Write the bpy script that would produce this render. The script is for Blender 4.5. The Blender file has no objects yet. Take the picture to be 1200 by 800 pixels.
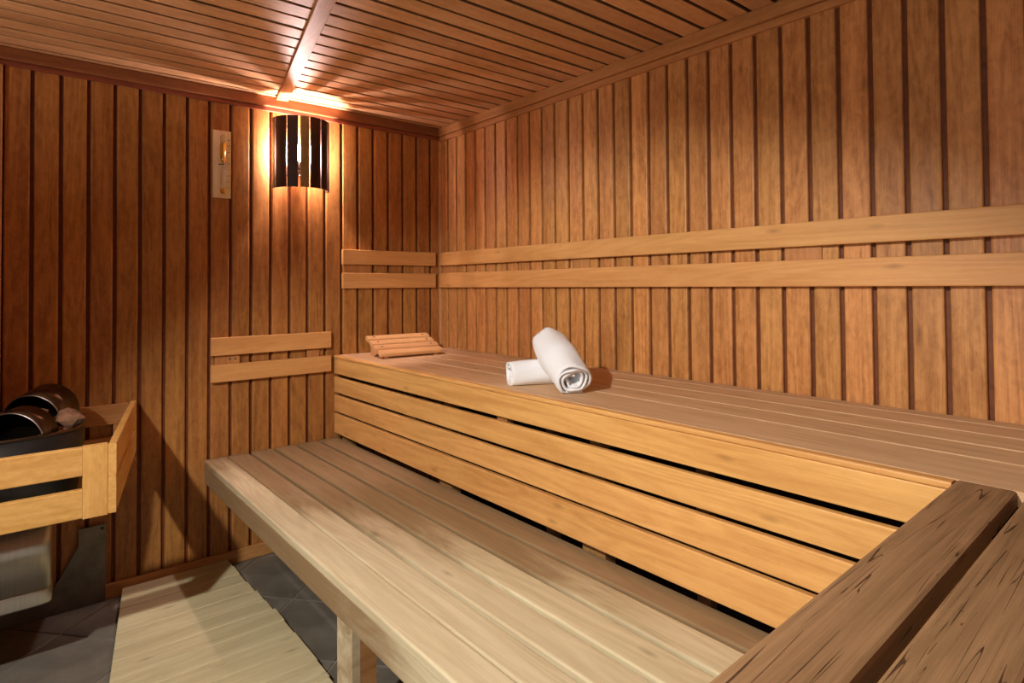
import bpy, bmesh, math, random
from mathutils import Matrix, Vector, noise

random.seed(7)
scene = bpy.context.scene
col = scene.collection

# ------------------------------------------------------------------ camera
CAM = Vector((-1.8396, -2.8338, 1.2))
R_ = Vector((0.76965409, -0.63842129, -0.00712987))
U_ = Vector((-0.0065468, -0.01905826, 0.99979694))
F_ = Vector((0.63842753, 0.76945113, 0.01884788))
cam_data = bpy.data.cameras.new('camera')
cam = bpy.data.objects.new('camera', cam_data)
col.objects.link(cam)
m = Matrix.Identity(4)
for i in range(3):
    m[i][0] = R_[i]; m[i][1] = U_[i]; m[i][2] = -F_[i]; m[i][3] = CAM[i]
cam.matrix_world = m
cam_data.sensor_width = 36.0
cam_data.lens = 706.56 / 1200 * 36.0
cam_data.shift_x = 0.0
cam_data.shift_y = -(400 - 320.82) / 1200
cam_data.clip_start = 0.02
scene.camera = cam

# ------------------------------------------------------------------ world, lights, exposure
world = bpy.data.worlds.new('world'); scene.world = world
world.use_nodes = True
world.node_tree.nodes['Background'].inputs[0].default_value = (0.9, 0.95, 1.0, 1)
world.node_tree.nodes['Background'].inputs[1].default_value = 0.15
vs = scene.view_settings
vs.view_transform = 'Standard'; vs.look = 'None'; vs.gamma = 1.0
vs.use_curve_mapping = False
vs.exposure = 0.08

BULB_STRENGTH = 2000.0          # the bulb of the slatted wall lamp
BULB_COLOR = (1.0, 0.77, 0.74)


def light(name, kind, loc, energy, color, target=None, **kw):
    d = bpy.data.lights.new(name, kind); d.energy = energy; d.color = color
    for k, v in kw.items():
        setattr(d, k, v)
    o = bpy.data.objects.new(name, d); col.objects.link(o); o.location = loc
    if target is not None:
        o.rotation_euler = (Vector(target) - Vector(loc)).to_track_quat('-Z', 'Y').to_euler()
    return o


# ceiling spotlight near the left wall, behind and left of the camera
light('ceiling_spot', 'SPOT', (-2.60, -2.10, 2.03), 180.0, (1.0, 0.97, 0.88), (-0.90, -1.50, 0.28),
      spot_size=math.radians(82), spot_blend=0.38, shadow_soft_size=0.03)
# added fill with no lamp behind it, outside the frame: washes the ceiling
light('ceiling_fill_light', 'SPOT', (-2.66, -1.15, 1.45), 30.0, (1.0, 0.84, 0.72), (-2.0, -0.95, 2.2),
      spot_size=math.radians(112), spot_blend=0.8, shadow_soft_size=0.06)
# added area fill, shining in through the opening cut in the left wall
light('left_fill_light', 'AREA', (-3.2, -2.9, 1.15), 19.0, (1.0, 0.96, 0.88), (0.0, -2.9, 1.25),
      shape='RECTANGLE', size=0.9, size_y=1.7)

# ------------------------------------------------------------------ materials
def srgb(r, g, b):
    f = lambda c: (c / 255 / 12.92) if c / 255 <= 0.04045 else ((c / 255 + 0.055) / 1.055) ** 2.4
    return (f(r), f(g), f(b), 1.0)


class NT:
    def __init__(self, name):
        self.m = bpy.data.materials.new(name); self.m.use_nodes = True
        self.t = self.m.node_tree; self.b = self.t.nodes['Principled BSDF']
        self.out = self.t.nodes['Material Output']

    def n(self, kind, **kw):
        nd = self.t.nodes.new(kind)
        for k, v in kw.items():
            if k.startswith('i_'):
                key = k[2:]
                key = int(key) if key.isdigit() else key.replace('_', ' ')
                nd.inputs[key].default_value = v
            else:
                setattr(nd, k, v)
        return nd

    def l(self, a, b):
        self.t.links.new(a, b)

    def math(self, op, a, b=None, clamp=False):
        nd = self.n('ShaderNodeMath', operation=op, use_clamp=clamp)
        for i, v in enumerate((a, b)):
            if v is None: continue
            if isinstance(v, (int, float)): nd.inputs[i].default_value = v
            else: self.l(v, nd.inputs[i])
        return nd.outputs[0]

    def mapped(self, vec, scale, rot=(0, 0, 0)):
        mp = self.n('ShaderNodeMapping'); mp.inputs['Scale'].default_value = scale
        mp.inputs['Rotation'].default_value = rot
        self.l(vec, mp.inputs['Vector']); return mp.outputs[0]

    def noise(self, vec, scale=1.0, detail=3.0, rough=0.55, dist=0.0):
        nd = self.n('ShaderNodeTexNoise'); nd.inputs['Scale'].default_value = scale
        nd.inputs['Detail'].default_value = detail; nd.inputs['Roughness'].default_value = rough
        nd.inputs['Distortion'].default_value = dist
        self.l(vec, nd.inputs['Vector']); return nd.outputs[0]

    def ramp(self, fac, stops, interp='LINEAR'):
        nd = self.n('ShaderNodeValToRGB'); cr = nd.color_ramp; cr.interpolation = interp
        while len(cr.elements) < len(stops): cr.elements.new(0.5)
        for e, (p, c) in zip(cr.elements, stops):
            e.position = p; e.color = c
        self.l(fac, nd.inputs[0]); return nd.outputs[0]

    def mix(self, fac, a, b, mode='MIX'):
        nd = self.n('ShaderNodeMixRGB', blend_type=mode)
        for i, v in enumerate((fac, a, b)):
            if isinstance(v, (int, float)): nd.inputs[i].default_value = v
            elif isinstance(v, tuple): nd.inputs[i].default_value = v
            else: self.l(v, nd.inputs[i])
        return nd.outputs[0]


def wood(name, dark, light_, rough=0.5, var=0.25, hue=0.012, grain=1.0, mottle=0.35, bump=0.15, spec=0.35,
         cracks=None, wear=None):
    """planks run along their own local X"""
    k = NT(name)
    tc = k.n('ShaderNodeTexCoord'); oi = k.n('ShaderNodeObjectInfo')
    rnd = oi.outputs['Random']
    off = k.n('ShaderNodeCombineXYZ')
    k.l(k.math('MULTIPLY', rnd, 37.0), off.inputs[0]); k.l(k.math('MULTIPLY', rnd, 19.3), off.inputs[1])
    k.l(k.math('MULTIPLY', rnd, 53.7), off.inputs[2])
    add = k.n('ShaderNodeVectorMath', operation='ADD'); k.l(tc.outputs['Object'], add.inputs[0]); k.l(off.outputs[0], add.inputs[1])
    v = add.outputs[0]
    rings0 = k.noise(k.mapped(v, (0.9, 9, 9)), 1.0, 2.0, 0.5, 0.25)
    rings = k.math('ADD', k.math('MULTIPLY', k.math('SINE', k.math('MULTIPLY', rings0, 75.0)), 0.5), 0.5)
    broad = k.noise(k.mapped(v, (1.3, 22, 22)), 1.0, 3.0, 0.6, 0.4)
    fine = k.noise(k.mapped(v, (7, 330, 330)), 1.0, 3.0, 0.65)
    mot = k.noise(k.mapped(v, (28, 60, 60)), 1.0, 3.0, 0.6, 0.6)
    f = k.math('ADD', k.math('MULTIPLY', rings, 0.09 * grain), k.math('MULTIPLY', broad, 0.62))
    f = k.math('ADD', f, k.math('MULTIPLY', fine, 0.30 * grain))
    f = k.math('ADD', f, k.math('MULTIPLY', k.math('SUBTRACT', mot, 0.5), mottle))
    c = k.ramp(f, [(0.25, dark), (0.75, light_)])
    # small dark flecks and knots
    vor = k.n('ShaderNodeTexVoronoi'); vor.inputs['Scale'].default_value = 1.0
    k.l(k.mapped(v, (4.2, 13, 13)), vor.inputs['Vector'])
    kn = k.math('SUBTRACT', 1.0, k.math('MULTIPLY', vor.outputs['Distance'], 7.5), True)
    c = k.mix(k.math('MULTIPLY', kn, 0.5), c, tuple(x * 0.35 for x in dark[:3]) + (1,))
    hs = k.n('ShaderNodeHueSaturation')
    wn = k.n('ShaderNodeTexWhiteNoise', noise_dimensions='1D'); k.l(rnd, wn.inputs['W'])
    k.l(k.math('ADD', k.math('MULTIPLY', k.math('SUBTRACT', wn.outputs['Value'], 0.5), 2 * hue), 0.5), hs.inputs['Hue'])
    k.l(k.math('ADD', k.math('MULTIPLY', k.math('SUBTRACT', rnd, 0.5), 2 * var), 1.0), hs.inputs['Value'])
    k.l(c, hs.inputs['Color']); c = hs.outputs[0]
    height = k.math('ADD', k.math('MULTIPLY', fine, 0.5), k.math('MULTIPLY', rings, 0.25))
    if wear is not None:
        # darker, foot-worn stretch of a plank: starts at its far end, edge set per plank by its 'wear' value
        at = k.n('ShaderNodeAttribute', attribute_type='OBJECT', attribute_name='wear')
        sx = k.n('ShaderNodeSeparateXYZ'); k.l(tc.outputs['Object'], sx.inputs[0])
        wv = k.noise(k.mapped(v, (3.0, 14, 14)), 1.0, 4.0, 0.6, 0.5)
        t = k.math('ADD', k.math('SUBTRACT', sx.outputs[0], at.outputs['Fac']), k.math('MULTIPLY', k.math('SUBTRACT', wv, 0.5), 0.9))
        wf = k.ramp(k.math('ADD', k.math('MULTIPLY', t, 1.6), 0.5, True), [(0.0, (0, 0, 0, 1)), (1.0, (1, 1, 1, 1))], 'EASE')
        c = k.mix(k.math('MULTIPLY', wf, 0.88), c, k.mix(1.0, c, wear, 'MULTIPLY'))
    if cracks is not None:
        ang, wid = cracks
        # drying checks: thin contour lines of a noise stretched along the grain, broken up by a second noise
        cr = None
        for sc, o_, w_ in (((1.6, 46, 46), 0.0, 1.0), ((2.6, 95, 95), 5.0, 1.2)):
            cv = k.noise(k.mapped(v, sc, (0, 0, ang)), 1.0, 1.0, 0.35, 0.12)
            d = k.math('ABSOLUTE', k.math('SUBTRACT', cv, 0.5))
            msk = k.noise(k.mapped(v, (7 + o_, 38, 38), (0, 0, ang)), 1.0, 1.0, 0.5)
            ww = k.math('MULTIPLY', k.math('SUBTRACT', msk, 0.46, True), wid * 4.5 * w_)
            one = k.math('MULTIPLY', k.math('SUBTRACT', 1.0, k.math('DIVIDE', d, k.math('ADD', ww, 0.0002)), True), 3.0, True)
            one = k.math('MULTIPLY', one, k.math('GREATER_THAN', ww, 0.002))
            cr = one if cr is None else k.math('MAXIMUM', cr, one)
        c = k.mix(k.math('MULTIPLY', cr, 0.85, True), c, srgb(52, 28, 16))
        height = k.math('SUBTRACT', height, k.math('MULTIPLY', cr, 1.5))
    k.l(c, k.b.inputs['Base Color'])
    rr = k.math('ADD', k.math('MULTIPLY', broad, 0.2), rough - 0.1)
    k.l(rr, k.b.inputs['Roughness'])
    k.b.inputs['Specular IOR Level'].default_value = spec
    bp = k.n('ShaderNodeBump'); bp.inputs['Strength'].default_value = bump; bp.inputs['Distance'].default_value = 0.004
    k.l(height, bp.inputs['Height']); k.l(bp.outputs[0], k.b.inputs['Normal'])
    return k.m


def plain(name, color, rough=0.5, metal=0.0, spec=0.5, noise_amt=0.0, nscale=(20, 20, 20), bump=0.0):
    k = NT(name)
    tc = k.n('ShaderNodeTexCoord')
    nz = k.noise(k.mapped(tc.outputs['Object'], nscale), 1.0, 4.0, 0.6)
    lo = tuple(c * (1 - noise_amt) for c in color[:3]) + (1,)
    hi = tuple(min(1, c * (1 + noise_amt)) for c in color[:3]) + (1,)
    k.l(k.ramp(nz, [(0.3, lo), (0.7, hi)]), k.b.inputs['Base Color'])
    k.b.inputs['Roughness'].default_value = rough; k.b.inputs['Metallic'].default_value = metal
    k.b.inputs['Specular IOR Level'].default_value = spec
    if bump:
        bp = k.n('ShaderNodeBump'); bp.inputs['Strength'].default_value = bump; bp.inputs['Distance'].default_value = 0.004
        k.l(nz, bp.inputs['Height']); k.l(bp.outputs[0], k.b.inputs['Normal'])
    return k.m


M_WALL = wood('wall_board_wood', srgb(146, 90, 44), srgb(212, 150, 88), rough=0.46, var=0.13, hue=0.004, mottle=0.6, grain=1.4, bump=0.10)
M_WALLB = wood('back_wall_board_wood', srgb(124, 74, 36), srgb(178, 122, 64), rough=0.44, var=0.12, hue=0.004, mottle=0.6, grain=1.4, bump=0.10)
M_GROOVE = wood('board_tongue_wood', srgb(88, 44, 22), srgb(124, 66, 34), rough=0.6, var=0.0)
M_CEIL = wood('ceiling_board_wood', srgb(190, 138, 90), srgb(228, 180, 132), rough=0.5, var=0.10, hue=0.004, mottle=0.5)
M_DARKGAP = wood('cavity_and_shade_wood', srgb(26, 14, 8), srgb(40, 22, 12), rough=0.8, var=0.0)  # backing of the ceiling gaps; also paints the shade under the upper bench
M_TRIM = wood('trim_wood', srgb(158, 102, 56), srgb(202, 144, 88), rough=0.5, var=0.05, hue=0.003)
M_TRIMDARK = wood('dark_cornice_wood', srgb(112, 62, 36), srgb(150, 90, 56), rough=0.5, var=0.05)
M_RAIL = wood('backrest_wood', srgb(190, 132, 74), srgb(220, 164, 102), rough=0.5, var=0.04, hue=0.002, grain=1.2, mottle=0.2)
M_FACE = wood('bench_face_wood', srgb(190, 130, 68), srgb(230, 176, 106), rough=0.5, var=0.03, hue=0.002, mottle=0.2, grain=1.4)
M_UPPER = wood('upper_bench_wood', srgb(176, 136, 98), srgb(218, 180, 140), rough=0.62, var=0.05, hue=0.003, mottle=0.12, grain=1.3)
M_LOWER = wood('lower_bench_wood', srgb(186, 166, 130), srgb(222, 208, 174), rough=0.62, var=0.04, hue=0.003, mottle=0.12, grain=1.3,
               wear=(0.40, 0.28, 0.19, 1))
M_NEAR = wood('weathered_bench_wood', srgb(108, 80, 52), srgb(158, 122, 86), rough=0.62, var=0.04, hue=0.003, mottle=0.1, grain=1.5,
              bump=0.3, cracks=(math.radians(3), 0.010))
M_NEAR2 = wood('weathered_checked_wood', srgb(108, 80, 52), srgb(160, 124, 88), rough=0.62, var=0.04, hue=0.003, mottle=0.1, grain=1.2,
               bump=0.3, cracks=(math.radians(11), 0.012))
M_MAT = wood('duckboard_wood', srgb(184, 168, 128), srgb(218, 206, 168), rough=0.65, var=0.06, hue=0.003, mottle=0.15)
M_FENCE = wood('guard_wood', srgb(194, 140, 70), srgb(226, 176, 104), rough=0.5, var=0.03, hue=0.002, mottle=0.6)
M_HEAD = wood('headrest_wood', srgb(196, 142, 92), srgb(224, 174, 122), rough=0.55, var=0.05, hue=0.003)
M_POST = wood('frame_timber', srgb(140, 96, 54), srgb(182, 132, 82), rough=0.6, var=0.05)
M_SLATLIT = wood('lamp_slat_lit_wood', srgb(120, 92, 56), srgb(150, 118, 76), rough=0.45, var=0.0)  # the lit look of one slat, put into its colour
M_SLATDARK = wood('lamp_slat_wood', srgb(38, 20, 14), srgb(62, 36, 26), rough=0.45, var=0.1)
M_TIMER = wood('timer_wood', srgb(222, 196, 146), srgb(242, 224, 180), rough=0.5, var=0.02)
M_STEEL = plain('brushed_steel', srgb(176, 174, 168), rough=0.34, metal=1.0, noise_amt=0.12, nscale=(4, 4, 120))
M_STEELDARK = plain('smoked_steel', srgb(100, 88, 78), rough=0.3, metal=1.0, noise_amt=0.35, nscale=(9, 9, 9))
M_CASE = plain('heater_case_steel', srgb(182, 180, 170), rough=0.42, metal=0.85, noise_amt=0.1, nscale=(120, 4, 4))
M_PLATE = plain('dull_bracket_steel', srgb(120, 116, 108), rough=0.5, metal=0.8, noise_amt=0.2)
M_BLACK = plain('black_heater_enamel', srgb(28, 26, 26), rough=0.35, noise_amt=0.2)
M_STONE = plain('sauna_stone_rock', srgb(128, 90, 66), rough=0.85, noise_amt=0.5, nscale=(22, 22, 22), bump=0.6)
M_TILE = plain('slate_tile', srgb(112, 106, 96), rough=0.42, noise_amt=0.28, nscale=(7, 7, 7), bump=0.08)
M_GROUT = plain('tile_grout', srgb(150, 143, 132), rough=0.85, noise_amt=0.1)
M_SCREW = plain('screw_steel', srgb(150, 146, 138), rough=0.3, metal=1.0)
M_SAND = plain('yellow_sand', srgb(228, 160, 24), rough=0.8, noise_amt=0.1, nscale=(300, 300, 300))
M_INK = plain('dark_print', srgb(58, 46, 34), rough=0.7)
M_PLASTIC = plain('black_plastic', srgb(24, 22, 22), rough=0.4)
M_PLAINWALL = wood('plain_wall_wood', srgb(140, 84, 46), srgb(196, 132, 80), rough=0.5, var=0.0)


def towel_material():
    k = NT('white_terry')
    tc = k.n('ShaderNodeTexCoord')
    nz = k.noise(k.mapped(tc.outputs['Object'], (700, 700, 700)), 1.0, 2.0, 0.6)
    fold = k.noise(k.mapped(tc.outputs['Object'], (18, 30, 30)), 1.0, 3.0, 0.5)
    k.b.inputs['Base Color'].default_value = (0.88, 0.90, 0.94, 1)
    k.b.inputs['Roughness'].default_value = 0.95
    k.b.inputs['Specular IOR Level'].default_value = 0.1
    k.b.inputs['Sheen Weight'].default_value = 0.25
    h = k.math('ADD', k.math('MULTIPLY', nz, 0.25), k.math('MULTIPLY', fold, 1.2))
    bp = k.n('ShaderNodeBump'); bp.inputs['Strength'].default_value = 0.25; bp.inputs['Distance'].default_value = 0.006
    k.l(h, bp.inputs['Height']); k.l(bp.outputs[0], k.b.inputs['Normal'])
    return k.m


M_TOWEL = towel_material()


def glass_material():
    k = NT('clear_glass')
    k.b.inputs['Base Color'].default_value = (0.95, 0.95, 0.92, 1)
    k.b.inputs['Roughness'].default_value = 0.05
    k.b.inputs['Transmission Weight'].default_value = 1.0
    k.b.inputs['IOR'].default_value = 1.45
    return k.m


M_GLASS = glass_material()


def bulb_material():
    k = NT('lit_bulb')
    k.b.inputs['Base Color'].default_value = (1, 0.9, 0.8, 1)
    k.b.inputs['Emission Color'].default_value = BULB_COLOR + (1,)
    k.b.inputs['Emission Strength'].default_value = BULB_STRENGTH
    return k.m


M_BULB = bulb_material()

# ------------------------------------------------------------------ helpers
X, Y, Z = Vector((1, 0, 0)), Vector((0, 1, 0)), Vector((0, 0, 1))


def mesh_from(name, verts, faces, mat, smooth=False):
    me = bpy.data.meshes.new(name)
    me.from_pydata([tuple(v) for v in verts], [], faces)
    bm = bmesh.new(); bm.from_mesh(me); bmesh.ops.recalc_face_normals(bm, faces=bm.faces); bm.to_mesh(me); bm.free()
    if smooth:
        for p in me.polygons: p.use_smooth = True
    me.materials.append(mat); me.update()
    return me


_cache = {}


def plank(L, W, T, b, mat, r2=None, ends=0.0):
    """board centred at the origin: long axis X, width Y, thickness Z; long edges rounded by b"""
    key = (round(L, 4), round(W, 4), round(T, 4), round(b, 4), mat.name, r2, ends)
    if key in _cache: return _cache[key]
    b = min(b, T * 0.45, W * 0.45)
    bb = b if r2 is None else r2
    pts = []
    for (sy, sz, rad) in ((1, 1, b), (-1, 1, b), (-1, -1, bb), (1, -1, bb)):
        a0 = {(1, 1): 0, (-1, 1): 90, (-1, -1): 180, (1, -1): 270}[(sy, sz)]
        n = 3 if rad > 0.0025 else 2
        for i in range(n):
            a = math.radians(a0 + 90 * i / (n - 1))
            pts.append((sy * (W / 2 - rad) + rad * math.cos(a), sz * (T / 2 - rad) + rad * math.sin(a)))
    n = len(pts); vs_ = []; fs = []
    if ends > 0:
        rows = [(-L / 2, 1 - ends / max(W, 1e-6)), (-L / 2 + ends, 1.0), (L / 2 - ends, 1.0), (L / 2, 1 - ends / W)]
    else:
        rows = [(-L / 2, 1.0), (L / 2, 1.0)]
    for x, s in rows:
        sz_ = 1.0 if s == 1.0 else 1 - ends / T
        vs_ += [(x, y * s, z * sz_) for y, z in pts]
    for r in range(len(rows) - 1):
        for i in range(n):
            j = (i + 1) % n
            fs.append((r * n + i, r * n + j, (r + 1) * n + j, (r + 1) * n + i))
    fs.append(tuple(range(n))); fs.append(tuple(range((len(rows) - 1) * n, len(rows) * n)))
    me = mesh_from('plank', vs_, fs, mat)
    _cache[key] = me
    return me


def splayed(L, W, T, u, mat):
    """board with undercut long edges: the show face (local +Z) is wider than the back"""
    key = ('s', round(L, 4), round(W, 4), T, u, mat.name)
    if key in _cache: return _cache[key]
    pts = [(W / 2 - 0.001, T / 2), (-W / 2 + 0.001, T / 2), (-W / 2, T / 2 - 0.001), (-W / 2 + u, -T / 2), (W / 2 - u, -T / 2), (W / 2, T / 2 - 0.001)]
    n = len(pts)
    vs_ = [(x, y, z) for x in (-L / 2, L / 2) for y, z in pts]
    fs = [(i, (i + 1) % n, n + (i + 1) % n, n + i) for i in range(n)] + [tuple(range(n)), tuple(range(n, 2 * n))]
    _cache[key] = mesh_from('board', vs_, fs, mat)
    return _cache[key]


def frame_matrix(center, long_, normal):
    x = Vector(long_).normalized(); z = Vector(normal).normalized()
    z = (z - x * z.dot(x)).normalized(); y = z.cross(x)
    mt = Matrix.Identity(4)
    for i in range(3):
        mt[i][0] = x[i]; mt[i][1] = y[i]; mt[i][2] = z[i]; mt[i][3] = center[i]
    return mt


def put(name, me, parent=None, mat4=None):
    """link a mesh object; mat4 is its world matrix (parents here are unrotated empties or at the origin)"""
    o = bpy.data.objects.new(name, me); col.objects.link(o)
    mt = mat4 if mat4 is not None else Matrix.Identity(4)
    if parent is not None:
        o.parent = parent
        mt = world_of(parent).inverted() @ mt
    o.matrix_basis = mt
    return o


def world_of(o):
    return o.matrix_basis if o.parent is None else world_of(o.parent) @ o.matrix_basis


def board(name, parent, center, long_, normal, L, W, T, b, mat, **kw):
    return put(name, plank(L, W, T, b, mat, **kw), parent, frame_matrix(Vector(center), long_, normal))


def thing(name, label, cat, loc, group=None, rotz=0.0):
    o = bpy.data.objects.new(name, None); col.objects.link(o)
    o.empty_display_size = 0.1
    o.matrix_basis = Matrix.Translation(Vector(loc)) @ Matrix.Rotation(rotz, 4, 'Z')
    o['label'] = label; o['category'] = cat
    if group: o['group'] = group
    return o


def tag(o, label, cat, group=None):
    o['label'] = label; o['category'] = cat
    if group: o['group'] = group
    return o


def structure(o):
    o['kind'] = 'structure'; return o


def box_mesh(name, lo, hi, mat):
    (a, b, c), (d, e, f) = lo, hi
    v = [(a, b, c), (d, b, c), (d, e, c), (a, e, c), (a, b, f), (d, b, f), (d, e, f), (a, e, f)]
    return mesh_from(name, v, [(0, 3, 2, 1), (4, 5, 6, 7), (0, 1, 5, 4), (1, 2, 6, 5), (2, 3, 7, 6), (3, 0, 4, 7)], mat)


def box(name, lo, hi, mat, parent=None):
    """box with its origin at its own centre"""
    c = [(lo[i] + hi[i]) / 2 for i in range(3)]
    me = box_mesh(name, [lo[i] - c[i] for i in range(3)], [hi[i] - c[i] for i in range(3)], mat)
    return put(name, me, parent, Matrix.Translation(Vector(c)))


def tube_mesh(name, pts, r, mat, seg=10, closed=False, r_list=None):
    """round tube along a polyline"""
    vs_ = []; fs = []; n = len(pts)
    for i, p in enumerate(pts):
        p = Vector(p)
        if closed: d = Vector(pts[(i + 1) % n]) - Vector(pts[i - 1])
        else: d = Vector(pts[min(i + 1, n - 1)]) - Vector(pts[max(i - 1, 0)])
        d.normalize()
        ref = Z if abs(d.z) < 0.9 else X
        a = d.cross(ref).normalized(); bvec = d.cross(a)
        rr = r_list[i] if r_list else r
        for j in range(seg):
            t = 2 * math.pi * j / seg
            vs_.append(p + a * (rr * math.cos(t)) + bvec * (rr * math.sin(t)))
    for i in range(n if closed else n - 1):
        for j in range(seg):
            k = (i + 1) % n
            fs.append((i * seg + j, i * seg + (j + 1) % seg, k * seg + (j + 1) % seg, k * seg + j))
    if not closed:
        fs.append(tuple(range(seg))); fs.append(tuple(range((n - 1) * seg, n * seg)))
    return mesh_from(name, vs_, fs, mat, True)


def lathe_mesh(name, profile, mat, seg=20, smooth=True):
    """profile of (r, z) about Z, closed with caps where r > 0"""
    vs_ = []; fs = []
    for r, z in profile:
        for j in range(seg):
            t = 2 * math.pi * j / seg
            vs_.append((r * math.cos(t), r * math.sin(t), z))
    n = len(profile)
    for i in range(n - 1):
        for j in range(seg):
            fs.append((i * seg + j, i * seg + (j + 1) % seg, (i + 1) * seg + (j + 1) % seg, (i + 1) * seg + j))
    fs.append(tuple(range(seg))); fs.append(tuple(range((n - 1) * seg, n * seg)))
    return mesh_from(name, vs_, fs, mat, smooth)


# ------------------------------------------------------------------ room shell
XL, YF, ZC = -2.80, -3.40, 2.067          # left wall, front wall, ceiling face
PITCH = 0.0848

# back wall with its vertical boards
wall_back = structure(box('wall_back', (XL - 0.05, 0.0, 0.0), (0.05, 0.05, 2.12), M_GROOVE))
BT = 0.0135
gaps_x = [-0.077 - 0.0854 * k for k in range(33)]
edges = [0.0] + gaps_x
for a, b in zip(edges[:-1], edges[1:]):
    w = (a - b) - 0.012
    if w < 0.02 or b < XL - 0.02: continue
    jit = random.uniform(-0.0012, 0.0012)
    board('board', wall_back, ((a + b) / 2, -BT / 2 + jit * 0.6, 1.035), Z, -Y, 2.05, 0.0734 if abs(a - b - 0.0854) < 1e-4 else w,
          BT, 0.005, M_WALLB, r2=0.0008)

# right wall
wall_right = structure(box('wall_right', (0.0, YF - 0.05, 0.0), (0.05, 0.0, 2.12), M_GROOVE))
gaps_y = [-0.087 - 0.0842 * k for k in range(40)]
edges = [-0.012] + gaps_y
for a, b in zip(edges[:-1], edges[1:]):
    if b < YF: continue
    w = (a - b) - 0.0125
    jit = random.uniform(-0.0012, 0.0012)
    board('board', wall_right, (-BT / 2 + jit * 0.6, (a + b) / 2, 1.44), Z, -X, 1.24, 0.0717 if abs(a - b - 0.0842) < 1e-4 else w,
          BT, 0.005, M_WALL, r2=0.0008)

# dark sheet that paints the shade behind and below the upper bench
box('shade_panel', (-0.010, YF, 0.0), (-0.0005, -0.012, 0.815), M_DARKGAP, wall_right)

# left wall and front wall are outside the photograph: plain panelling, an opening added in the left wall for the fill light
wall_left = structure(box('wall_left', (XL - 0.05, -2.45, 0.0), (XL, 0.0, 2.12), M_PLAINWALL))
box('panel', (XL - 0.05, YF - 0.05, 0.0), (XL, -3.35, 2.12), M_PLAINWALL, wall_left)
box('lintel', (XL - 0.05, -3.35, 2.0), (XL, -2.45, 2.12), M_PLAINWALL, wall_left)
structure(box('wall_front', (XL - 0.05, YF - 0.05, 0.0), (0.05, YF, 2.12), M_PLAINWALL))

# ceiling with its boards
ceiling = structure(box('ceiling', (XL - 0.05, YF - 0.05, ZC + 0.034), (0.05, 0.05, ZC + 0.07), M_DARKGAP))
gaps_c = [-0.065 - 0.0852 * k for k in range(40)]
edges = [0.0] + gaps_c
for a, b in zip(edges[:-1], edges[1:]):
    if b < YF: continue
    w = (a - b) - 0.0145
    jit = random.uniform(-0.001, 0.001)
    put('board', splayed(-XL + 0.04, w, 0.019, 0.011, M_CEIL), ceiling, frame_matrix(Vector((XL / 2, (a + b) / 2, ZC + 0.0095 + jit)), X, -Z))

# floor of slate tiles laid diagonally
floor = structure(box('floor', (XL - 0.05, YF - 0.05, -0.06), (0.05, 0.05, -0.004), M_GROUT))


def clip_poly(poly, nx, ny, d):
    out = []
    for i in range(len(poly)):
        p, q = poly[i], poly[(i + 1) % len(poly)]
        sp = p[0] * nx + p[1] * ny - d; sq = q[0] * nx + q[1] * ny - d
        if sp <= 0: out.append(p)
        if sp * sq < 0:
            t = sp / (sp - sq); out.append((p[0] + (q[0] - p[0]) * t, p[1] + (q[1] - p[1]) * t))
    return out


TS, TG = 0.338, 0.006
ta = math.radians(41)
tu, tv = (math.cos(ta), math.sin(ta)), (-math.sin(ta), math.cos(ta))
OX, OY = -1.003, -0.487
for i in range(-14, 15):
    for j in range(-14, 15):
        cx = OX + (i + .5) * TS * tu[0] + (j + .5) * TS * tv[0]
        cy = OY + (i + .5) * TS * tu[1] + (j + .5) * TS * tv[1]
        h = TS / 2 - TG / 2
        poly = [(cx + a * h * tu[0] + b * h * tv[0], cy + a * h * tu[1] + b * h * tv[1]) for a, b in ((1, 1), (-1, 1), (-1, -1), (1, -1))]
        for nx, ny, d in ((1, 0, 0.0), (-1, 0, -XL), (0, 1, 0.0), (0, -1, -YF)):
            poly = clip_poly(poly, nx, ny, d)
            if len(poly) < 3: break
        if len(poly) < 3: continue
        area = 0.5 * abs(sum(poly[k][0] * poly[(k + 1) % len(poly)][1] - poly[(k + 1) % len(poly)][0] * poly[k][1] for k in range(len(poly))))
        if area < 2e-4: continue
        mx = sum(p[0] for p in poly) / len(poly); my = sum(p[1] for p in poly) / len(poly)
        n = len(poly); vv = []
        for s, z in ((1.0, -0.004), (1.0, -0.0015), (0.988, 0.0)):
            vv += [((p[0] - mx) * s, (p[1] - my) * s, z) for p in poly]
        ff = [tuple(range(n)), tuple(range(2 * n, 3 * n))]
        for r in range(2):
            ff += [(r * n + k, r * n + (k + 1) % n, (r + 1) * n + (k + 1) % n, (r + 1) * n + k) for k in range(n)]
        put('tile', mesh_from('tile', vv, ff, M_TILE), floor, Matrix.Translation((mx, my, random.uniform(0, 0.0006))))

# ------------------------------------------------------------------ trims
def trim(name, center, long_, normal, L, W, T, b, mat):
    return structure(board(name, None, center, long_, normal, L, W, T, b, mat))


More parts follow.
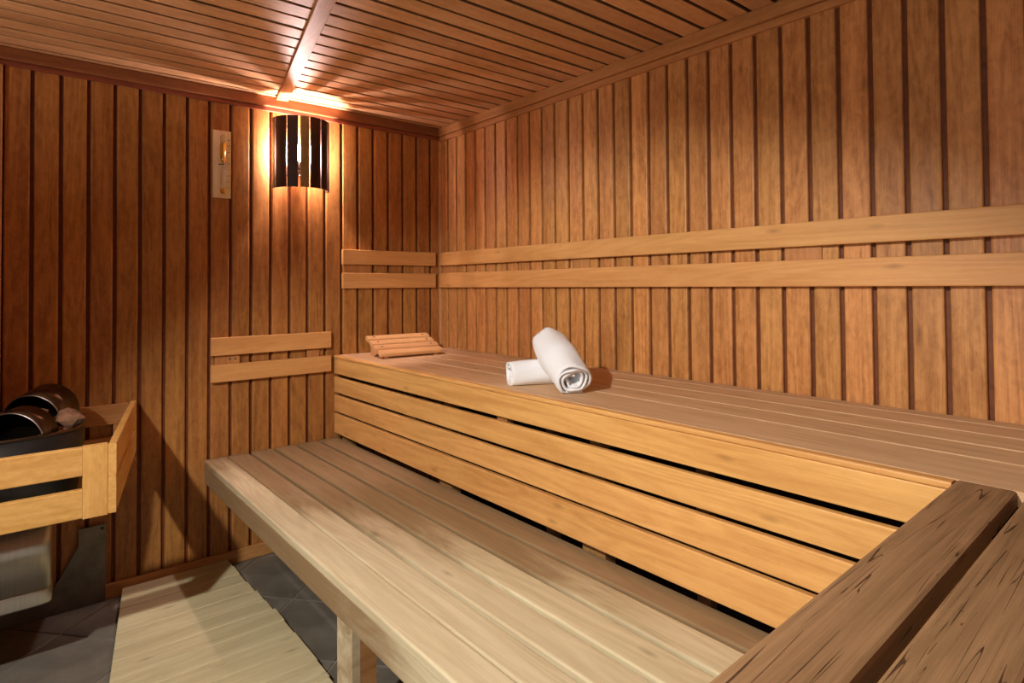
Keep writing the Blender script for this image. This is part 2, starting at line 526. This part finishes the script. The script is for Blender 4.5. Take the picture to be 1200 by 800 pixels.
trim('trim_1', (XL / 2 - 0.0, -0.018, 2.0445), X, -Y, -XL, 0.045, 0.036, 0.004, M_TRIMDARK)          # cornice on the back wall
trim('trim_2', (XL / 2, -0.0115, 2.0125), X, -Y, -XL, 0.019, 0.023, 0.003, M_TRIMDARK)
trim('trim_3', (-0.018, YF / 2 - 0.018, 2.0445), Y, -X, -YF - 0.036, 0.045, 0.036, 0.004, M_TRIM)      # cornice on the right wall
trim('trim_4', (-0.0115, YF / 2 - 0.012, 2.0085), Y, -X, -YF - 0.024, 0.026, 0.023, 0.003, M_TRIM)
trim('trim_5', (-0.0165, -0.0195, 1.012), Z, (-1, -1, 0), 1.97, 0.020, 0.014, 0.004, M_TRIM)            # strip in the corner
p0, p1 = Vector((-0.884, -0.004, 0)), Vector((-1.152, -1.24, 0))
trim('trim_6', ((p0.x + p1.x) / 2, (p0.y + p1.y) / 2 - 0.02, ZC - 0.0065), p0 - p1, -Z, (p0 - p1).length - 0.04, 0.052, 0.013, 0.002, M_TRIM)  # slanting batten
trim('trim_7', (-1.905, -0.026, 1.0), Z, -Y, 1.998, 0.072, 0.03, 0.004, M_TRIM)                         # upright at the left
structure(board('baseboard_back', None, (XL / 2, -0.0195, 0.029), X, -Y, -XL, 0.056, 0.016, 0.003, M_TRIM))

# ------------------------------------------------------------------ benches
ZU, ZL = 0.866, 0.469
YE = YF + 0.01

upper = thing('upper_bench', 'long upper wooden bench with slatted fascia along the right wall, towels lying on it', 'bench', (-0.32, -1.7, 0.0))
yb, ye = -0.016, YE
Ly = yb - ye; yc = (yb + ye) / 2
# seat planks (x ranges) and the clean front nosing strip
for a, b in ((-0.605, -0.4315), (-0.4245, -0.3145), (-0.3075, -0.1965), (-0.1895, -0.0835), (-0.0765, -0.018)):
    board('plank', upper, ((a + b) / 2, yc, ZU - 0.0125), Y, Z, Ly, b - a, 0.025, 0.002, M_UPPER)
yn = -2.5208
board('nosing', upper, (-0.6185, (yb + yn) / 2, ZU - 0.0065), Y, Z, yb - yn, 0.0255, 0.013, 0.0035, M_FACE)
board('fascia_board', upper, (-0.621, (yb + yn) / 2, (0.778 + 0.8522) / 2), Y, -X, yb - yn, 0.0742, 0.018, 0.003, M_FACE)
for a, b in ((0.688, 0.762), (0.597, 0.675), (0.492, 0.586)):
    board('fascia_board', upper, (-0.621, yc, (a + b) / 2), Y, -X, Ly, b - a, 0.018, 0.003, M_FACE)
for y, w in ((-0.06, 0.05), (-0.93, 0.08), (-1.675, 0.085), (-2.75, 0.08), (-3.25, 0.08)):
    box('post', (-0.590, y - w / 2, 0.0), (-0.548, y + w / 2, 0.74), M_POST, upper)
    box('joist', (-0.58, y - 0.02, 0.742), (-0.018, y + 0.02, ZU - 0.026), M_POST, upper)
box('block', (-0.611, -1.322, 0.70), (-0.585, -1.272, 0.82), M_POST, upper)
for y in (-0.06, -0.93, -1.675, -2.75, -3.25):
    box('rear_post', (-0.056, y - 0.025, 0.0), (-0.018, y + 0.025, 0.741), M_POST, upper)

lower = thing('lower_bench', 'long low slatted bench with broad fascia standing in front of the upper bench', 'bench', (-0.92, -1.7, 0.0))
ed = [-1.207, -1.115, -1.022, -0.921, -0.819, -0.711, -0.6075]
wear_y = [-0.25, -0.85, -1.2, -1.4, -1.8, -2.5]
for i, (a, b) in enumerate(zip(ed[:-1], ed[1:])):
    g = 0.002 if i == 0 else 0.0068
    a2 = a + (0.0 if i == 0 else (0.002 if i == 1 else 0.0068)); b2 = b - g
    pk = board('plank', lower, ((a2 + b2) / 2, yc, ZL - 0.013 - random.uniform(0, 0.0012)), Y, Z, Ly, b2 - a2, 0.026, 0.0045, M_LOWER)
    pk['wear'] = wear_y[i] - yc
board('fascia', lower, (-1.194, yc, 0.4075), Y, -X, Ly, 0.073, 0.022, 0.003, M_LOWER)
for y in (-1.363, -2.75):
    lg = box('leg', (-1.182, y - 0.0445, 0.0), (-1.160, y + 0.0445, 0.4425), M_LOWER, lower)
    box('leg_brace', (-1.1595, y - 0.0445, 0.0), (-1.115, y + 0.0445, 0.4425), M_POST, lower)
for y in (-0.10, -1.363, -2.75):
    box('joist', (-1.1145, y - 0.02, 0.38), (-0.615, y + 0.02, 0.4425), M_POST, lower)
for y in (-0.10, -1.45, -2.83):
    box('rear_leg', (-0.66, y - 0.045, 0.0), (-0.615, y - 0.0205, 0.4425), M_POST, lower)

near = thing('corner_bench', 'weathered brown plank bench in the near right corner, surface checked with cracks', 'bench', (-1.1, -2.82, 0.0))
ang = math.radians(1.45)
dx = Vector((math.cos(ang), math.sin(ang), 0)); dy = Vector((-math.sin(ang), math.cos(ang), 0))
A0 = Vector((-0.607, -2.5215, 0))
widths = [0.081, 0.083, 0.083, 0.083, 0.083, 0.083, 0.083, 0.083]
off = 0.0; LN = 1.12
for i, w in enumerate(widths):
    c = A0 - dx * (LN / 2) - dy * (off + w / 2)
    board('plank', near, (c.x, c.y, ZU - 0.014), dx, Z, LN, w, 0.028, 0.0055, M_NEAR if i % 2 == 0 else M_NEAR2)
    off += w + 0.0125
c = A0 - dx * (LN / 2) - dy * 0.044
board('front_beam', near, (c.x - 0.02, c.y, ZU - 0.066), dx, dy, LN - 0.08, 0.07, 0.03, 0.003, M_POST)
c = A0 - dx * (LN / 2) - dy * 0.70
board('rear_beam', near, (c.x - 0.02, c.y, ZU - 0.066), dx, dy, LN - 0.08, 0.07, 0.03, 0.003, M_POST)
for sx in (1.04,):
    for sy in (0.10, 0.66):
        c = A0 - dx * sx - dy * sy
        board('leg', near, (c.x, c.y, (ZU - 0.102) / 2), Z, -X, ZU - 0.102, 0.06, 0.045, 0.003, M_POST)

# ------------------------------------------------------------------ backrests (pairs of rails on spacers)
def backrest(label, origin, long_, normal, L, rails, spacers, standoff, mat=M_RAIL, start=0.0, th=0.019):
    t = thing('backrest', label, 'backrest', origin)
    o = Vector(origin); lv = Vector(long_); nv = Vector(normal)
    for a, b in rails:
        c = o + lv * (L / 2) + nv * (standoff - th / 2); c.z = (a + b) / 2
        board('rail', t, c, lv, nv, L, b - a, th, 0.003, mat, ends=0.0015)
    z0, z1 = rails[1][0] - 0.0, rails[0][1] - 0.0
    out = []
    for s, w in spacers:
        c = o + lv * s + nv * ((standoff - th + BT) / 2 + 0.0008); c.z = (z0 + z1) / 2
        out.append(board('spacer', t, c, Z, nv, z1 - z0 - 0.02, w, standoff - th - BT - 0.0012, 0.001, M_TRIM))
    return t, out


backrest('long pair of backrest rails running the length of the right wall', (0, -0.037, 1.19), -Y, -X, 3.34,
         ((1.309, 1.381), (1.19, 1.269)), ((0.07, 0.10), (1.05, 0.10), (1.965, 0.11), (2.9, 0.1)), 0.038)
backrest('short upper pair of backrest rails on back wall, tight in the corner', (-0.592, 0, 1.19), X, -Y, 0.534,
         ((1.308, 1.382), (1.19, 1.267)), ((0.09, 0.13), (0.44, 0.06)), 0.036)
br, br_sp = backrest('short lower pair of backrest rails on back wall, above the low bench', (-1.186, 0, 0.79), X, -Y, 0.531,
              ((0.907, 0.984), (0.793, 0.869)), ((0.07, 0.10), (0.45, 0.06)), 0.042)
for dxs in (-1.108, -1.085):
    put('screw', lathe_mesh('screw', [(0.005, 0), (0.005, 0.0012), (0.003, 0.002)], M_SCREW, 8), br_sp[0],
        frame_matrix(Vector((dxs, -0.0228, 0.888)), X, -Y))

# ------------------------------------------------------------------ wall lamp
LX, LR, LZ0, LZ1 = -0.800, 0.130, 1.650, 1.972
lamp = thing('wall_lamp', 'lit half-round wall lamp of dark wooden slats under the ceiling cornice', 'lamp', (LX, 0, LZ0))
gaps_a = [0.0, 20.0, 43.0, 67.0, 92.0, 112.5, 137.0, 166.0, 180.0]
half_gap = [0.0, 1.2, 1.2, 1.2, 1.1, 2.1, 1.1, 1.8, 0.0]
LOFF = 0.030
for i in range(len(gaps_a) - 1):
    a0 = math.radians(gaps_a[i] + half_gap[i]); a1 = math.radians(gaps_a[i + 1] - half_gap[i + 1])
    vs_ = []; n = 5
    for z in (0, LZ1 - LZ0):
        for rr in (LR, LR - 0.007):
            for j in range(n):
                a = a0 + (a1 - a0) * j / (n - 1)
                vs_.append((math.cos(a) * rr, -math.sin(a) * rr - LOFF, z))
    q = lambda l, r, j: l * 2 * n + r * n + j
    fs = []
    for j in range(n - 1):
        fs += [(q(0, 0, j), q(0, 0, j + 1), q(1, 0, j + 1), q(1, 0, j)), (q(0, 1, j), q(1, 1, j), q(1, 1, j + 1), q(0, 1, j + 1)),
               (q(0, 0, j), q(0, 1, j), q(0, 1, j + 1), q(0, 0, j + 1)), (q(1, 0, j), q(1, 0, j + 1), q(1, 1, j + 1), q(1, 1, j))]
    for j in (0, n - 1):
        fs.append((q(0, 0, j), q(1, 0, j), q(1, 1, j), q(0, 1, j)))
    put('slat', mesh_from('slat', vs_, fs, M_SLATLIT if i == 4 else M_SLATDARK), lamp, Matrix.Translation((LX, 0, LZ0)))
for z in (LZ0 + 0.05, LZ1 - 0.05):
    pts = [(math.cos(math.radians(a)) * (LR - 0.010), -math.sin(math.radians(a)) * (LR - 0.010) - LOFF, 0) for a in range(0, 181, 12)]
    put('hoop', tube_mesh('hoop', pts, 0.0028, M_SLATDARK, 6), lamp, Matrix.Translation((LX, 0, z)))
put('lamp_base', lathe_mesh('lamp_base', [(0.032, 0), (0.032, 0.012), (0.024, 0.018)], M_PLASTIC, 18), lamp, frame_matrix(Vector((LX - 0.022, -0.0138, 1.755)), X, -Y))
sock = put('socket', tube_mesh('socket', [(0, -0.028, 0), (0, -0.055, 0.006), (0, -0.055, 0.035)], 0.014, M_PLASTIC, 10), lamp, Matrix.Translation((LX - 0.022, 0, 1.745)))
put('bulb', lathe_mesh('bulb', [(0.010, 0), (0.014, 0.010), (0.018, 0.028), (0.019, 0.045), (0.017, 0.062), (0.010, 0.075), (0.003, 0.079)], M_BULB, 16),
    sock, Matrix.Translation((LX - 0.022, -0.055, 1.781)))

# ------------------------------------------------------------------ sand timer
TX0, TX1, TZ0, TZ1 = -1.176, -1.103, 1.588, 1.881
timer = thing('sand_timer', 'pale wooden sauna sand timer with yellow sand, hung left of the lamp', 'timer', (TX0, 0, TZ0))
yf = -0.0125
board('back_plate', timer, ((TX0 + TX1) / 2, -0.0175, (TZ0 + TZ1) / 2), Z, -Y, TZ1 - TZ0, TX1 - TX0, 0.011, 0.003, M_TIMER)
board('scale_strip', timer, (TX1 - 0.0125, -0.0245, (TZ0 + TZ1) / 2), Z, -Y, TZ1 - TZ0 - 0.006, 0.023, 0.003, 0.001, M_TIMER)
tx = TX0 + 0.036; tz = (TZ0 + TZ1) / 2
prof = [(0.004, -0.128), (0.0105, -0.122), (0.0115, -0.10), (0.0115, -0.03), (0.008, -0.012), (0.0025, 0.0), (0.008, 0.012), (0.0115, 0.03), (0.0115, 0.10), (0.0105, 0.122), (0.004, 0.128)]
tube_ = put('glass_tube', lathe_mesh('glass_tube', prof, M_GLASS, 16), timer, Matrix.Translation((tx, -0.0395, tz - 0.004)))
put('sand', lathe_mesh('sand', [(0.0018, 0.002), (0.0072, 0.0125), (0.0106, 0.03), (0.0106, 0.092)], M_SAND, 14), tube_, Matrix.Translation((tx, -0.0395, tz - 0.004)))
put('sand', lathe_mesh('sand', [(0.0092, -0.1215), (0.0100, -0.112), (0.004, -0.104)], M_SAND, 14), tube_, Matrix.Translation((tx, -0.0395, tz - 0.004)))
put('clamp', tube_mesh('clamp', [(-0.015, 0.004, 0), (-0.011, -0.010, 0), (0, -0.0135, 0), (0.011, -0.010, 0), (0.015, 0.004, 0)], 0.0022, M_PLASTIC, 8), timer,
    Matrix.Translation((tx, -0.034, tz - 0.004)))
for i in range(9):
    zz = TZ0 + 0.045 + i * 0.026
    box('scale_mark', (TX1 - 0.019, -0.0266, zz), (TX1 - (0.008 if i % 2 else 0.004), -0.0258, zz + 0.0012), M_INK, timer)

# ------------------------------------------------------------------ headrest
HR = thing('headrest', 'sloping slatted wooden headrest at the far end of the upper bench', 'headrest', (-0.372, -0.24, ZU), rotz=math.radians(-4.0))
tilt = math.atan2(0.075, 0.185)
ly = Vector((0, math.cos(tilt), math.sin(tilt))); ln = Vector((0, -math.sin(tilt), math.cos(tilt)))


def local_board(name, parent, center, long_, normal, L, W, T, b, mat, **kw):
    return put(name, plank(L, W, T, b, mat, **kw), parent, world_of(parent) @ frame_matrix(Vector(center), long_, normal))


start = Vector((0, -0.096, 0.004))
for i in range(4):
    c = start + ly * (0.0245 + i * 0.0505) + ln * 0.011
    sl = local_board('slat', HR, c, X, ln, 0.325 + random.uniform(-0.003, 0.003), 0.0425, 0.020, 0.0055, M_HEAD, ends=0.002)
    for sx in (-0.128, 0.128):
        if i in (1, 2, 3):
            put('screw', lathe_mesh('screw', [(0.0052, 0), (0.0052, 0.0006), (0.003, 0.0009)], M_INK, 8), sl,
                world_of(HR) @ frame_matrix(c + Vector((sx, 0, 0)) + ln * 0.0096, X, ln))
for sx in (-0.128, 0.128):   # curved wedge supports
    prof = []
    n = 8
    for i in range(n + 1):
        s = 0.012 + 0.178 * i / n
        p = start + ly * s + ln * 0.0012
        prof.append((p.y, p.z))
    top = prof[:]
    bot = [(top[-1][0] - 0.002, 0.0), (top[-1][0] - 0.035, 0.0)] + [(top[0][0] + 0.10 * math.cos(math.radians(a)) * 0.5 + 0.052, 0.0 + 0.026 * math.sin(math.radians(a))) for a in (20, 60, 100, 140)] + [(top[0][0] + 0.004, 0.0)]
    outl = top + bot
    n2 = len(outl)
    vv = [(-0.010, y, max(z, 0.0)) for y, z in outl] + [(0.010, y, max(z, 0.0)) for y, z in outl]
    ff = [tuple(range(n2)), tuple(range(n2, 2 * n2))] + [(k, (k + 1) % n2, n2 + (k + 1) % n2, n2 + k) for k in range(n2)]
    put('support', mesh_from('support', vv, ff, M_HEAD), HR, world_of(HR) @ Matrix.Translation((sx, 0, 0)))

# ------------------------------------------------------------------ towels
def towel_roll(name, R, L, turns, th, seed, squash=(1.0, 1.0), end_wave=0.006, phase=0.0, flat=0.86, mess=1.0):
    """a rolled terry towel along local X, resting on local z = 0"""
    n_t, n_x = int(turns * 26), 26
    rin = 0.012
    rows = []
    for side in (0, 1):
        for i in range(n_t + 1):
            u = i / n_t
            th_ = u * turns * 2 * math.pi
            r = rin + (R - th - rin) * u ** 0.9
            rows.append((th_, r + (th if side == 0 else 0.0), u))
    N = len(rows); half = n_t + 1
    order = list(range(half)) + list(range(2 * half - 1, half - 1, -1))
    vs_ = []
    for k in range(n_x + 1):
        x = -L / 2 + L * k / n_x
        e = abs(2 * k / n_x - 1)
        for idx in order:
            t, r, u = rows[idx]
            nv_ = noise.noise(Vector((x * 9 + seed, math.cos(t) * 1.1, math.sin(t) * 1.1 + u * 3)))
            rr = r * (1 - 0.05 * max(0, e - 0.8) / 0.2) + mess * 0.0035 * nv_ * (0.4 + u)
            rr += (mess - 1.0) * 0.006 * noise.noise(Vector((x * 6, math.cos(t) * 1.4 + seed, math.sin(t) * 1.4))) * (1.3 - u)
            rr += 0.0022 * math.sin(5 * t + 22 * x + seed) * u * noise.noise(Vector((x * 14, t * 0.7, seed)))
            ew = end_wave * noise.noise(Vector((u * 6, t * 0.6, seed + (5 if x > 0 else 0))))
            xx = x + ew * max(0.0, e - 0.75) / 0.25 + (0.006 * (1 - u) * (1 if x < 0 else -1)) * max(0, e - 0.8) / 0.2
            y = math.cos(t + phase) * rr * squash[0]; z = math.sin(t + phase) * rr * squash[1]
            # flatten where it rests
            lim = -R * squash[1] * flat
            if z < lim: z = lim + (z - lim) * 0.15
            vs_.append((xx, y, z - lim + R * squash[1] * 0.02))
    M = len(order); fs = []
    for k in range(n_x):
        for i in range(M):
            j = (i + 1) % M
            fs.append((k * M + i, k * M + j, (k + 1) * M + j, (k + 1) * M + i))
    for base in (0, n_x * M):      # ends: quads between the two faces of the sheet
        for i in range(half - 1):
            a, b = base + i, base + i + 1
            c, d = base + M - 2 - i, base + M - 1 - i
            fs.append((a, b, c, d))
    return mesh_from(name, vs_, fs, M_TOWEL, True)


tB = put('towel', towel_roll('towel', 0.047, 0.26, 3.3, 0.0075, 1.3, (1.0, 0.95), 0.008, math.radians(-75) - 0.3 * 2 * math.pi, 0.84, 1.3), None, Matrix.Identity(4))
pB0, pB1 = Vector((-0.545, -1.272, ZU)), Vector((-0.335, -1.372, ZU))
tB.matrix_basis = frame_matrix((pB0 + pB1) / 2 + Vector((0, 0, 0.0005)), pB1 - pB0, Z)
tag(tB, 'thin rolled white towel lying flat, under the thicker one', 'towel', 'rolled towels on the upper bench')
tA = put('towel', towel_roll('towel', 0.070, 0.265, 3.6, 0.0078, 4.4, (0.98, 0.92), 0.014, math.radians(-60) - 0.6 * 2 * math.pi, 0.62, 2.2), None, Matrix.Identity(4))
pA0, pA1 = Vector((-0.512, -1.52, ZU + 0.003)), Vector((-0.412, -1.30, ZU + 0.100))
tA.matrix_basis = frame_matrix((pA0 + pA1) / 2, pA0 - pA1, Z)
tag(tA, 'thick rolled white towel leaning across the thinner one, spiral end forward', 'towel', 'rolled towels on the upper bench')

# ------------------------------------------------------------------ duckboard
duck = thing('duckboard', 'pale wooden duckboard of wide slats on the dark tiles beside the stove', 'floor mat', (-1.3, -0.7, 0))
seams = [-0.030, -0.115, -0.205, -0.292, -0.388, -0.484, -0.566, -0.668, -0.764, -0.868, -0.968, -1.066, -1.16, -1.26, -1.36]
for i, (a, b) in enumerate(zip(seams[:-1], seams[1:])):
    xr = -1.122 + (0.0255 if i >= 6 else 0.0042 * i) + random.uniform(-0.004, 0.004)
    xl = -1.497 - 0.172 * (-(a + b) / 2 - 0.02)
    me = plank(xr - xl, (a - b) - 0.002 - 0.00001 * i, 0.016, 0.003, M_MAT, ends=0.001)
    for vtx in me.vertices:                     # left end sawn on the slant, along the stove
        if vtx.co.x < 0: vtx.co.x += 0.172 * vtx.co.y
    put('slat', me, duck, frame_matrix(Vector(((xl + xr) / 2, (a + b) / 2, 0.0225 + random.uniform(0, 0.0012))), X, Z))
for x in (-1.19, -1.42):
    box('runner', (x - 0.018, -1.35, 0.0012), (x + 0.018, -0.035, 0.0142), M_POST, duck)

# ------------------------------------------------------------------ stove guard (wooden fence round the heater)
guard = thing('stove_guard', 'wooden slatted guard rail box around the stove, left on back wall', 'guard rail', (-1.9, -0.4, 0.556))
GZ0, GZ1 = 0.556, 0.754
SZ0, SZ1 = 0.636, 0.674
yF = -0.745
GL = -2.46
board('front_rail', guard, ((GL - 1.684) / 2, yF + 0.0, (SZ1 + GZ1) / 2), X, -Y, -1.684 - GL, GZ1 - SZ1, 0.022, 0.003, M_FENCE)
board('front_rail', guard, ((GL - 1.684) / 2, yF + 0.0, (GZ0 + SZ0) / 2), X, -Y, -1.684 - GL, SZ0 - GZ0, 0.022, 0.003, M_FENCE)
board('corner_stile', guard, (-1.6535, yF - 0.0, (GZ0 + GZ1) / 2 - 0.0005), Z, -Y, GZ1 - GZ0 + 0.003, 0.0595, 0.024, 0.002, M_FENCE)
s0, s1 = Vector((-1.614, -0.757, 0)), Vector((-1.466, -0.030, 0))
sd = (s1 - s0).normalized(); sn = Vector((sd.y, -sd.x, 0))
Ls = (s1 - s0).length
for a, b in ((0.664, GZ1), (GZ0, 0.645)):
    c = (s0 + s1) / 2; c.z = (a + b) / 2
    board('side_rail', guard, c, sd, sn, Ls, b - a, 0.020, 0.002, M_FENCE)
for f_, l_ in ((0.035, 0.07), (0.965, 0.07)):
    c = s0 + sd * (Ls * f_); c.z = 0.6545
    board('side_stile', guard, c, sd, sn, Ls * l_, 0.0185, 0.019, 0.001, M_FENCE)
for a, b in ((0.672, 0.748), (0.556, 0.622)):
    board('rear_rail', guard, ((GL - 1.482) / 2, -0.0245, (a + b) / 2), X, -Y, -1.482 - GL, b - a, 0.020, 0.002, M_TRIM)
for x in (-1.51, -2.2):
    board('rear_stile', guard, (x, -0.0245, 0.647), X, -Y, 0.045, 0.0495, 0.019, 0.001, M_TRIM)
board('left_rail', guard, (GL + 0.012, -0.39, (SZ1 + GZ1) / 2), Y, -X, 0.66, GZ1 - SZ1, 0.020, 0.002, M_FENCE)
board('left_rail', guard, (GL + 0.012, -0.39, (GZ0 + SZ0) / 2), Y, -X, 0.66, SZ0 - GZ0, 0.020, 0.002, M_FENCE)

# ------------------------------------------------------------------ heater
HX, HY, HA, HB = -1.985, -0.335, 0.335, 0.262
heater = thing('sauna_heater', 'electric sauna stove with black oval stone bin and steel lower case', 'stove', (HX, HY, 0.0))


def superellipse(a, b, n, k=56):
    out = []
    for i in range(k):
        t = 2 * math.pi * i / k
        c, s = math.cos(t), math.sin(t)
        out.append((math.copysign(abs(c) ** (2 / n), c) * a, math.copysign(abs(s) ** (2 / n), s) * b))
    return out


def ring_mesh(name, loops, mat, close_last=True, smooth=True):
    n = len(loops[0]); vv = [p for lp in loops for p in lp]; ff = []
    for r in range(len(loops) - 1):
        for k in range(n):
            ff.append((r * n + k, r * n + (k + 1) % n, (r + 1) * n + (k + 1) % n, (r + 1) * n + k))
    if close_last:
        ff.append(tuple(range(n))); ff.append(tuple(range((len(loops) - 1) * n, len(loops) * n)))
    return mesh_from(name, vv, ff, mat, smooth)


def lp(s, z, d=0.0):
    return [(x * s - math.copysign(min(d, abs(x)), x) , y * s - math.copysign(min(d, abs(y)), y), z) for x, y in superellipse(HA, HB, 3.4)]


HZ = 0.766
bin_ = ring_mesh('stone_bin', [lp(0.88, 0.50), lp(0.93, 0.52), lp(0.985, 0.66), lp(1.0, HZ), lp(0.975, HZ), lp(0.96, 0.66), lp(0.90, 0.535)], M_BLACK)
put('stone_bin', bin_, heater, Matrix.Translation((HX, HY, 0)))
rim_pts = [(x * 0.992, y * 0.992, 0) for x, y in superellipse(HA, HB, 3.4, 60)]
put('rim', tube_mesh('rim', rim_pts, 0.0055, M_STEELDARK, 8, True), heater, Matrix.Translation((HX, HY, HZ)))
# steel case below the bin, lower trim band, and the bracket plate on the wall
case_o = superellipse(0.247, 0.19, 16, 72)
put('case', ring_mesh('case', [[(x, y, z) for x, y in case_o] for z in (0.290, 0.515)], M_CASE), heater, Matrix.Translation((HX - 0.0, -0.315, 0)))
put('case_band', ring_mesh('case_band', [[(x * s, y * s, z) for x, y in case_o] for s, z in ((1.006, 0.245), (1.01, 0.25), (1.01, 0.286), (1.004, 0.2895))], M_CASE), heater, Matrix.Translation((HX, -0.315, 0)))
pl = [(-1.64, 0.294), (-1.556, 0.294), (-1.556, 0.002), (-2.3, 0.002), (-2.3, 0.04), (-1.735, 0.06), (-1.69, 0.14), (-1.64, 0.232)]
npl = len(pl)
vv = [(x, -0.034, z) for x, z in pl] + [(x, -0.029, z) for x, z in pl]
bpl = put('bracket_plate', mesh_from('bracket_plate', vv, [tuple(range(npl)), tuple(range(npl, 2 * npl))] + [(k, (k + 1) % npl, npl + (k + 1) % npl, npl + k) for k in range(npl)], M_PLATE), heater)
put('bolt', lathe_mesh('bolt', [(0.006, 0), (0.006, 0.003), (0.004, 0.004)], M_PLASTIC, 10), bpl, frame_matrix(Vector((-1.567, -0.034, 0.281)), X, -Y))
box('wall_bracket', (-2.1, -0.13, 0.30), (-1.86, -0.03, 0.48), M_PLATE, heater)
# stones in the bin
def stone_mesh(seed, r):
    bm = bmesh.new(); bmesh.ops.create_icosphere(bm, subdivisions=2, radius=1.0)
    sx, sy, sz = random.uniform(0.8, 1.25), random.uniform(0.75, 1.1), random.uniform(0.6, 0.9)
    for v in bm.verts:
        d = 1 + 0.34 * noise.noise(v.co * 1.3 + Vector((seed * 7.1, 0, 0))) + 0.12 * noise.noise(v.co * 3.5 + Vector((seed * 3.3, 2, 0)))
        v.co = Vector((v.co.x * sx, v.co.y * sy, v.co.z * sz)) * d * r
    me = bpy.data.meshes.new('stone'); bm.to_mesh(me); bm.free(); me.materials.append(M_STONE)
    return me


stone_spots = [  # x, y, z, r, label
    (-1.694, -0.370, 0.772, 0.042, 'large brown sauna stone at the right end of the bin'),
    (-1.728, -0.440, 0.740, 0.034, 'reddish sauna stone below the large one, right end of the bin'),
    (-1.778, -0.418, 0.803, 0.028, 'pale grey sauna stone wedged between the two steel cylinders'),
]
lab = 'dark sauna stone low in the black stove bin'
for x in (-2.20, -2.06, -1.92, -1.79):
    for y in (-0.46, -0.22):
        stone_spots.append((x + random.uniform(-.01, .01), y + random.uniform(-.01, .01), 0.595, 0.05, lab))
for i, (x, y, z, r, l_) in enumerate(stone_spots):
    o = put('sauna_stone', stone_mesh(i + 1, r), None, Matrix.Translation((x, y, z)) @ Matrix.Rotation(random.uniform(0, 6), 4, 'Z'))
    tag(o, l_, 'stone', 'stones in the stove bin')


# open steel cylinders lying in the bin
def open_cylinder(r, L, mat):
    seg = 36; prof = [(r, -L / 2), (r, L / 2), (r - 0.003, L / 2), (r - 0.003, -L / 2)]
    vv = []; ff = []
    for rr, z in prof:
        for j in range(seg):
            t = 2 * math.pi * j / seg; vv.append((rr * math.cos(t), rr * math.sin(t), z))
    for i in range(4):
        k = (i + 1) % 4
        for j in range(seg):
            ff.append((i * seg + j, i * seg + (j + 1) % seg, k * seg + (j + 1) % seg, k * seg + j))
    return mesh_from('steel_cylinder', vv, ff, mat, True)


def cyl(mouth, axis, r, L, label):
    axis = Vector(axis).normalized()
    t = thing('steel_cylinder', label, 'cylinder', tuple(Vector(mouth) + axis * (L / 2)), 'steel cylinders in the stove bin')
    mt = frame_matrix(Vector(mouth) + axis * (L / 2), axis.cross(Z), axis)
    me = open_cylinder(r, L, M_STEELDARK)
    for p in me.polygons: p.use_smooth = True
    sh = put('shell', me, t, mt)
    ringp = [((r - 0.0015) * math.cos(2 * math.pi * j / 40), (r - 0.0015) * math.sin(2 * math.pi * j / 40), -L / 2) for j in range(40)]
    put('mouth_rim', tube_mesh('mouth_rim', ringp, 0.0026, M_STEEL, 6, True), sh, mt)
    put('end_disc', lathe_mesh('end_disc', [(r - 0.0032, L / 2 - 0.006), (r - 0.0032, L / 2 - 0.003)], M_STEELDARK, 30, False), t, mt)
    return t


cyl((-1.838, -0.515, 0.748), (0.50, 0.85, 0.10), 0.088, 0.075, 'front open steel cylinder lying in the stove bin, mouth toward viewer')
cyl((-1.786, -0.31, 0.772), (0.50, 0.85, 0.18), 0.084, 0.115, 'rear open steel cylinder lying behind the other one in the bin')
